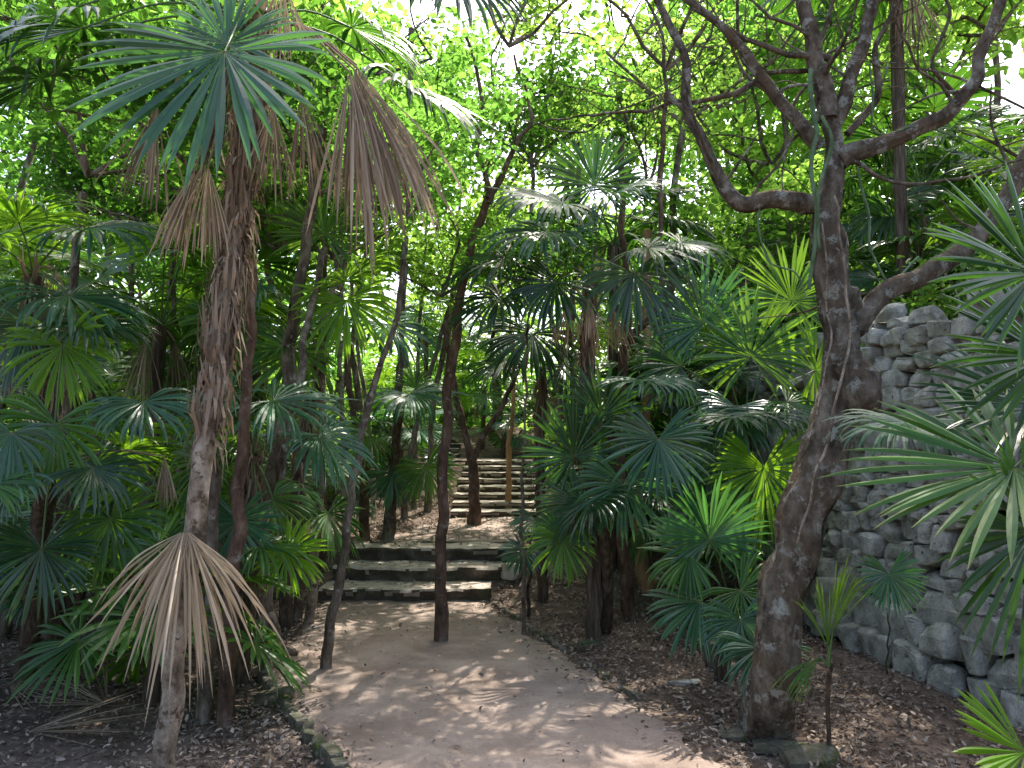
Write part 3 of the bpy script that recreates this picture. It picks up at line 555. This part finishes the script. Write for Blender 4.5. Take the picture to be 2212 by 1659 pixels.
pix_palm('low bushy palm with fans around the centre palm trunk', [(1305, 1365), (1310, 1220)], [.06, .05, .05], (1310, 1080, 6.2), [
    (1390, 822, 5.9, .38, (.1, -.6, -.15), (0, -.45, 1), 'x', 'frond_blue'), (1422, 948, 5.6, .40, (0, -.3, -1), (0, -1, .4), 'f', 'frond_blue'), (1345, 1045, 5.8, .38, (-.1, -.1, -1), (-.1, -1, .2), 'x', 'frond_blue'), (1240, 985, 6.1, .40, (-.2, 0, 1), (0, -1, .1), 'f', 'frond_dark'),
    (1215, 1165, 5.9, .28, (-.3, -.2, -1), (.1, -1, .3), 'x', 'frond'), (1250, 1090, 6, .34, (-.8, 0, -.4), (0, -.9, .5), 'x', 'frond_dark'), (1300, 900, 6.2, .38, (0, 0, 1), (0, -1, .1), 'x', 'frond_dark'), (1460, 1060, 5.9, .36, (.5, 0, -.8), (0, -1, .3), 'x', 'frond_dark')], rnd=2, rmat='frond_dark', fs=1.2)
pix_palm('large palm right of centre with glowing backlit fans', [(1615, 1330), (1610, 1150)], [.07, .06, .06], (1610, 930, 6.2), [
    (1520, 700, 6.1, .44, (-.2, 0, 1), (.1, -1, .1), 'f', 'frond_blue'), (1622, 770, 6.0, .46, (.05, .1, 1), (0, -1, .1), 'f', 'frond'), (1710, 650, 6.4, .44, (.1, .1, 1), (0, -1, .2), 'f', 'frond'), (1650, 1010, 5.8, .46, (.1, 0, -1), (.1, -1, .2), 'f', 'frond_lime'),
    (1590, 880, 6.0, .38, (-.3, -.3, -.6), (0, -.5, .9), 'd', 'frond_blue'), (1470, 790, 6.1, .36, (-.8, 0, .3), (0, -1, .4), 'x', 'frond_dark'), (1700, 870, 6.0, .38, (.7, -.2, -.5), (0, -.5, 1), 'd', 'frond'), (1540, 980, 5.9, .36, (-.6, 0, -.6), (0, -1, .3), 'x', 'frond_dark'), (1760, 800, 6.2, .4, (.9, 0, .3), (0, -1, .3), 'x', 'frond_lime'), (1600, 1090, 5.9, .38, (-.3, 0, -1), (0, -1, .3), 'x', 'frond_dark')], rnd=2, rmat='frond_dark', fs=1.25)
pix_palm('low palm left of the big tree with broad green fans', [(1560, 1470), (1562, 1380)], [.05, .045, .04], (1575, 1300, 5.2), [
    (1532, 1165, 5.0, .38, (-.1, -.2, 1), (0, -1, .3), 'f', 'frond_blue'), (1600, 1275, 4.9, .34, (.5, -.2, -.5), (.1, -1, .4), 'x', 'frond'), (1640, 1400, 4.6, .28, (.2, -.4, -.8), (0, -.9, .6), 'x', 'frond_blue'), (1490, 1200, 5.0, .30, (-.9, 0, .1), (0, -.9, .5), 'x', 'frond'), (1510, 1300, 4.9, .32, (-.8, -.1, -.4), (0, -.9, .5), 'x', 'frond_blue'), (1600, 1340, 4.7, .28, (.1, -.2, -1), (0, -1, .4), 'x', 'frond_blue')])
pix_palm('foreground palm cut off by the right edge with spiky fans', [(2420, 1640, 3.6), (2400, 1300, 3.3)], [.06, .05, .05], (2370, 950, 3.0), [
    (2235, 590, 2.8, .46, (-.9, -.1, .2), (.1, -1, .2), 'F', 'frond_dark'), (2265, 770, 2.9, .44, (-.9, -.1, -.1), (.2, -1, .3), 'F', 'frond_dark'), (2190, 1010, 2.7, .58, (-.85, -.1, -.35), (0, -.6, 1), 'F', 'frond'), (2230, 1150, 2.8, .5, (-.5, -.1, -1), (.5, -1, .2), 'F', 'frond_dark'), (2250, 880, 3.0, .5, (-1, 0, .05), (0, -.7, .8), 'F', 'frond_dark'),
    (1955, 912, 3.3, .36, (-.3, -.4, -.15), (0, -.25, 1), 'd', 'frond_blue')], fs=1.0)
pix_palm('small pale fan palm seedling before the stone wall', [(1915, 1450), (1920, 1350)], [.006, .005], (1922, 1270, 4.2), [(1920, 1240, 4.1, .19, (.1, -.2, -1), (0, -1, .4), 'f', 'frond_blue')], 'vine', name='palm_seedling')
pix_palm('young palm with upright yellow green blade right of the big tree', [(1785, 1640), (1785, 1520)], [.012, .01], (1790, 1440, 3.9), [(1800, 1360, 3.9, .27, (.35, 0, 1), (.3, -1, .1), 'k', 'frond_lime'), (1790, 1400, 3.9, .25, (-.1, 0, 1), (0, -1, .3), 'k', 'frond'), (1770, 1420, 3.9, .2, (-.6, 0, -.6), (0, -1, .3), 'k', 'frond')], name='palm_seedling')
pix_palm('bright lime palm seedling in the bottom right corner', [(2290, 1700, 3.2), (2280, 1690, 3.1)], [.02, .015], (2270, 1680, 3.0), [(2215, 1625, 2.95, .24, (-1, -.15, .05), (0, -.75, .7), 'B', 'frond_lime')], name='palm_seedling')
pix_palm('small silvery palm seedling beside the thin sapling', [(1140, 1330), (1142, 1250)], [.015, .012], (1145, 1180, 7.0), [(1155, 1120, 6.9, .26, (0, -.4, -.3), (0, -.6, .8), 'x', 'frond_blue'), (1130, 1190, 6.9, .22, (-.3, -.4, -.6), (0, -.9, .4), 'x', 'frond_blue')], name='palm_seedling')
def fallen(px, py, R_, ax, mat, label, sp=.5):
    g = G(px, py); m_ = MB(); frond(m_, (0, 0, .05), R_, ax, (0, 0, 1), spread=sp, n=20, droop=.04, jit=.16, cup=.05, fused=.3)
    tag(obj('fallen_frond', m_.mesh('fallen_frond', M[mat]), None, g), label, 'palm frond')
fallen(1255, 1400, .17, (.5, -.8, 0), 'frond_blue', 'small green palm frond lying at the right path edge', 1.2)
fallen(60, 1600, .6, (.9, .3, 0), 'dead', 'dead grey brown frond lying in the bottom left corner')
fallen(230, 1540, .5, (-.7, .4, 0), 'dead', 'dead frond lying on the litter behind the corner one')
fallen(20, 1500, .5, (.9, -.1, 0), 'dead', 'dead frond lying at the left edge')
fallen(1390, 1330, .35, (.8, .3, 0), 'dead', 'dead frond lying under the palms on the right')
# random palm templates
def tmpl(h, n, s, mat, style, dead=2, lean=.1):
    root = bpy.data.objects.new('thatch_palm', None); C.objects.link(root)
    cr = np.array([random.uniform(-lean, lean), random.uniform(-lean, lean), h]); m_ = MB()
    tube(m_, [(0, 0, -.3), (cr[0]*.2, cr[1]*.5, h*.4), cr], [.06, .045, .05], 8, 5, .08)
    obj('trunk', m_.mesh('trunk', M['fibre'], smooth=True, attrs=False), root)
    for i in range(n):
        a = i*2.4+random.uniform(-.4, .4); el = 1.3-1.7*i/n+random.uniform(-.15, .15)
        hub = cr+np.array([math.cos(a)*math.cos(el), math.sin(a)*math.cos(el), math.sin(el)])*s*random.uniform(.9, 1.3); e2 = el-random.uniform(.5, 1.1)
        ax = np.array([math.cos(a)*math.cos(e2), math.sin(a)*math.cos(e2), math.sin(e2)]); nr = np.array([-math.cos(a)*math.sin(e2), -math.sin(a)*math.sin(e2), math.cos(e2)])+rs.normal(0, .25, 3)
        k = dict(STY[style]); k['n'] = 30; k['K'] = 5
        add_frond(root, np.zeros(3), cr, hub, s*random.uniform(.8, 1.1), ax, nr, mat, **k)
    for i in range(dead):
        a = random.uniform(0, 6.28); add_frond(root, np.zeros(3), cr, cr+np.array([math.cos(a)*.12, math.sin(a)*.12, -.1]), s*.9, (math.cos(a)*.2, math.sin(a)*.2, -1), (math.sin(a), math.cos(a), 0), 'dead', **STY['k'])
    return root
TM = [tmpl(.35, 9, .44, 'frond', 'x', 0), tmpl(.7, 10, .48, 'frond_dark', 'x', 1), tmpl(1.1, 11, .5, 'frond', 'd', 1), tmpl(1.6, 11, .52, 'frond_dark', 'd', 2), tmpl(2.2, 12, .52, 'frond', 'x', 3), tmpl(3.0, 12, .54, 'frond_dark', 'd', 3), tmpl(.5, 8, .42, 'frond_blue', 'x', 0)]
used = set()
HN = ['knee high', 'low', 'chest high', 'head high', 'tall', 'very tall', 'small blue green']
def place_palm(x, y, i, s, where):
    src = TM[i]; o = src if i not in used else copy_tree(src); used.add(i)
    o.location = (x, y, Tz(x, y)); o.rotation_euler = (0, 0, random.uniform(0, 6.28)); o.scale = (s, s, s)
    tag(o, '%s fan palm %s' % (HN[i], where), 'palm', '%s palms %s' % (HN[i], where))
pal = []; tries = 0
while len(pal) < 80 and tries < 9000:
    tries += 1
    y = random.uniform(4.6, 18)
    if random.random() < .5: y = random.uniform(5, 11)
    xm = y*.66+.6; x = random.uniform(-xm, xm)
    px = CX+F*x/y
    if x > wallx(y)-.35 and x < wallx(y)+1.0: continue
    if y < 9.5 and 560 < px < 1170: continue
    if y < 13 and 720 < px < 1250: continue
    if y < 8.5 and 1170 <= px < 1900: continue
    if y >= 13 and 900 < px < 1240: continue
    if y < 7 and px > 1150: continue
    if y < 6 and px > 350: continue
    if any((x-a)**2+(y-b)**2 < .65**2 for a, b in pal): continue
    pal.append((x, y)); i = random.choice([1, 2, 3, 4, 5, 6, 0, 3, 4] if y > 6.5 else [0, 1, 2, 6, 2])
    where = ('on the far left' if px < 350 else 'left of the path' if px < 900 else 'near the stairs' if px < 1250 else 'right of the path' if x < wallx(y) else 'above the stone wall')
    where += ', close by' if y < 8 else ', middle distance' if y < 13 else ', background'
    place_palm(x, y, i, random.uniform(.9, 1.3), where)
for (px, y, i, s) in ((900, 17.5, 1, 1.3), (1040, 19.0, 2, 1.3), (1160, 18.5, 1, 1.3), (1080, 21.5, 3, 1.4), (920, 21, 4, 1.3), (860, 14, 6, 1.4), (1085, 17.8, 6, 1.1), (990, 23.5, 3, 1.5)):
    place_palm((px-CX)/F*y, y, i, s, 'at the head of the stairs')
for (x, y, i, s) in ((1.9, 8.0, 2, .9), (1.5, 8.9, 3, 1.0), (2.1, 7.0, 1, .8)):
    place_palm(x, y, i, s, 'growing against the foot of the wall')
for (x, y, i, s) in ((4.0, 7.4, 1, 1.2), (3.6, 8.8, 0, 1.3), (4.4, 6.4, 2, 1.1), (3.7, 10, 1, 1.3)):
    place_palm(x, y, i, s, 'rooted on top of the wall edge')
# shrubs
def gen_shrub(seed, mat):
    q_ = np.random.RandomState(seed); st = MB(); tips = []
    for i in range(9):
        a = q_.uniform(0, 6.28); p = np.zeros(3); d = nrm([math.cos(a)*.6, math.sin(a)*.6, 1]); pts = [p-[0, 0, .1]]
        for k in range(4): d = nrm(d+q_.normal(0, .2, 3)); p = p+d*.32; pts.append(p); tips += [p+q_.normal(0, .12, 3) for _ in range(3)]
        tube(st, pts, [.012, .005], 5, 2)
    tips = np.array(tips); cen = (tips[:, None]+q_.normal(0, .13, (len(tips), 12, 3))).reshape(-1, 3)
    lf = MB(); leaves(lf, cen, .115, up=.6, down=.2, rng=q_, aspect=.8)
    return st.mesh('stems', M['bark'], attrs=False), lf.mesh('foliage', M[mat])
SH = [gen_shrub(1, 'leaf'), gen_shrub(2, 'leaf_shrub'), gen_shrub(3, 'leaf_mid')]
def shrub(x, y, s, k, lab, grp):
    root = empty('shrub', (x, y, Tz(x, y)), lab, 'shrub', grp)
    root.scale = (s, s, s); root.rotation_euler = (0, 0, random.uniform(0, 6)); obj('stems', SH[k][0], root); obj('foliage', SH[k][1], root)
n = 0; shp = []; tries = 0
while n < 42 and tries < 5000:
    tries += 1
    y = random.uniform(9.5, 23); xm = y*.68+.5; x = random.uniform(-xm, xm); px = CX+F*x/y
    if abs(x-wallx(y)-.2) < .6: continue
    if y < 12.5 and 740 < px < 1260: continue
    if y < 19 and 890 < px < 1230: continue
    if any((x-a)**2+(y-b)**2 < .9**2 for a, b in shp): continue
    shp.append((x, y)); s = random.uniform(.9, 1.6) if y < 16 else random.uniform(1.3, 2.2); side = 'far left' if px < 450 else 'left' if px < 1000 else 'centre' if px < 1400 else 'right'
    far = 'mid distance' if y < 14 else 'background'; k = random.randrange(3)
    shrub(x, y, s, k, 'leafy %s shrub in the %s, %s of the view' % (('bright', 'dark green', 'airy light')[k], far, side), '%s shrubs %s %s' % (('bright', 'dark', 'airy')[k], far, side)); n += 1
for (x, y, s, k) in ((3.6, 6.2, .6, 1), (3.5, 7.2, .6, 0), (3.5, 8.2, .7, 1), (3.5, 9.5, .8, 0), (4.8, 7.6, 1.1, 0)):
    shrub(x, y, s, k, 'small leafy shrub overhanging the top of the stone wall', 'shrubs on the wall top')
# ---------------------------------------------------------------- background trees
def bg_trunk(seed, H):
    r_ = random.Random(seed); m_ = MB(); pts = [(0, 0, -.3)]; x = y = 0
    for k in range(1, 6): x += r_.gauss(0, .15); y += r_.gauss(0, .15); pts.append((x, y, H*k/5))
    tube(m_, pts, [.08, .05, .045, .035], 8, 4, .06); return m_.mesh('trunk', M['bark' if seed % 3 else 'bark_red'], smooth=True, attrs=False), pts[-1]
BT = [bg_trunk(i, h) for i, h in enumerate([2.2, 2.8, 3.3, 3.8, 4.4, 5.0])]
n = 0; tries = 0; placed = []
def bgtree(x, y, i, s, tp_i=None):
    px = CX+F*x/y; me, tp = BT[i]; side = 'left' if px < 740 else 'centre' if px < 1480 else 'right'; far = 'mid distance' if y < 15 else 'background' if y < 22 else 'far background'
    hn = 'short' if i < 2 else 'medium' if i < 4 else 'tall'
    root = empty('broadleaf_tree', (x, y, Tz(x, y)), '%s slender leafy tree in the %s, %s of the view' % (hn, far, side), 'tree', '%s %s trees %s' % (hn, far, side))
    root.scale = (s, s, s); root.rotation_euler = (0, 0, random.uniform(0, 6.28))
    obj('trunk', me, root); add_top(root, tp, tp_i if tp_i is not None else random.choice([0, 1, 2, 3]) if px > 500 else random.choice([3, 1, 4, 5]), random.uniform(.95, 1.25), random.uniform(0, 6))
while n < 42 and tries < 8000:
    tries += 1
    y = random.uniform(9.5, 26); xm = y*.7+1; x = random.uniform(-xm, xm); px = CX+F*x/y
    if abs(x-wallx(y)-.2) < .7: continue
    if y < 20 and 880 < px < 1200: continue
    if y < 12 and (700 < px < 1250): continue
    if any((x-a)**2+(y-b)**2 < 1.7**2 for a, b in placed): continue
    placed.append((x, y)); i = random.randrange(6)
    if y > 16: i = max(i, 1)
    bgtree(x, y, i, random.uniform(.95, 1.3)); n += 1
for (px, y, i, s) in ((1250, 17, 5, 1.35), (1500, 13, 5, 1.2), (1950, 12, 5, 1.1), (2130, 15, 5, 1.3), (1750, 20, 5, 1.5), (900, 19, 5, 1.5), (600, 14, 5, 1.25), (820, 13.5, 5, 1.1)):
    bgtree((px-CX)/F*y, y, i, s, random.choice([0, 1, 2, 3]))
# distant thicket
th = MB(); n = 34000
x = rs.uniform(-28, 28, n); y = rs.uniform(24, 30, n); z = T(x, y)+rs.uniform(0, 1, n)**1.3*(5.0+1.5*np.sin(x*.7)+1.2*np.sin(x*1.9+1)+.6*np.sin(x*5))
leaves(th, np.stack([x, y, z], 1), .26, up=.5, down=.2)
tag(obj('distant_thicket', th.mesh('distant_thicket', M['leaf'])), 'far off wall of bright green forest foliage', 'foliage', kind='stuff')
# ---------------------------------------------------------------- light
EL, AZ = R(58), R(20)
S = Vector((math.sin(AZ)*math.cos(EL), math.cos(AZ)*math.cos(EL), math.sin(EL)))
# choose thinner crowns where the photograph shows sunlight reaching the ground, the stairs and some fronds
def clear(tested, target, rounds):
    for it in range(rounds):
        bpy.context.view_layer.update(); dg = bpy.context.evaluated_depsgraph_get(); cnt = {}; litn = 0
        for p in tested:
            o = Vector(p); free = True
            for b in range(12):
                hit, loc, no, idx, ob, mat_ = bpy.context.scene.ray_cast(dg, o, S)
                if not hit: break
                free = False; ob = ob.original
                if ob.name.startswith('crown'): cnt.setdefault(ob.name, set()).add(p)
                o = loc+S*.03
            litn += free
        if litn > target*len(tested) or not cnt: break
        nm = max(cnt, key=lambda k: len(cnt[k])); ob = bpy.data.objects[nm]
        if ob.data != TOPS[6][1]: ob.data = TOPS[6][1]
        else: ob.scale = [a*.75 for a in ob.scale]
clear([(random.uniform(-.6, .95), random.uniform(3.7, 4.6), .06) for _ in range(70)], .36, 8)
clear([(random.uniform(-1.2, .4), random.uniform(9.5, 14), 1.1) for _ in range(60)], .30, 5)
fr = []
for (a, b, d) in ((885, 850, 8.8), (1422, 948, 5.6), (1650, 1010, 5.8), (748, 648, 6.0), (1622, 770, 6.0), (590, 865, 4.9), (1390, 822, 5.9), (1215, 440, 6.3)):
    q = P(a, b, d)
    for _ in range(6): fr.append((q[0]+random.uniform(-.25, .25), q[1]+random.uniform(-.2, .2), q[2]+.35))
clear(fr, .4, 6)
w = bpy.data.worlds.new('World'); bpy.context.scene.world = w; w.use_nodes = True
nt = w.node_tree; bg = nt.nodes['Background']; sky = nt.nodes.new('ShaderNodeTexSky'); sky.sky_type = 'NISHITA'; sky.sun_disc = False
sky.sun_elevation = EL; sky.sun_rotation = AZ; sky.air_density = 1.0; sky.dust_density = 5.0; sky.ozone_density = 1
nt.links.new(sky.outputs[0], bg.inputs[0]); bg.inputs[1].default_value = .52
sun = bpy.data.objects.new('sun', bpy.data.lights.new('sun', 'SUN')); C.objects.link(sun); sun.data.energy = 11; sun.data.angle = R(.55); sun.data.color = (1, .93, .84)
sun.rotation_euler = S.to_track_quat('Z', 'Y').to_euler(); sun.location = (5, 10, 20)
vs = bpy.context.scene.view_settings; vs.view_transform = 'Standard'; vs.look = 'None'; vs.exposure = 0
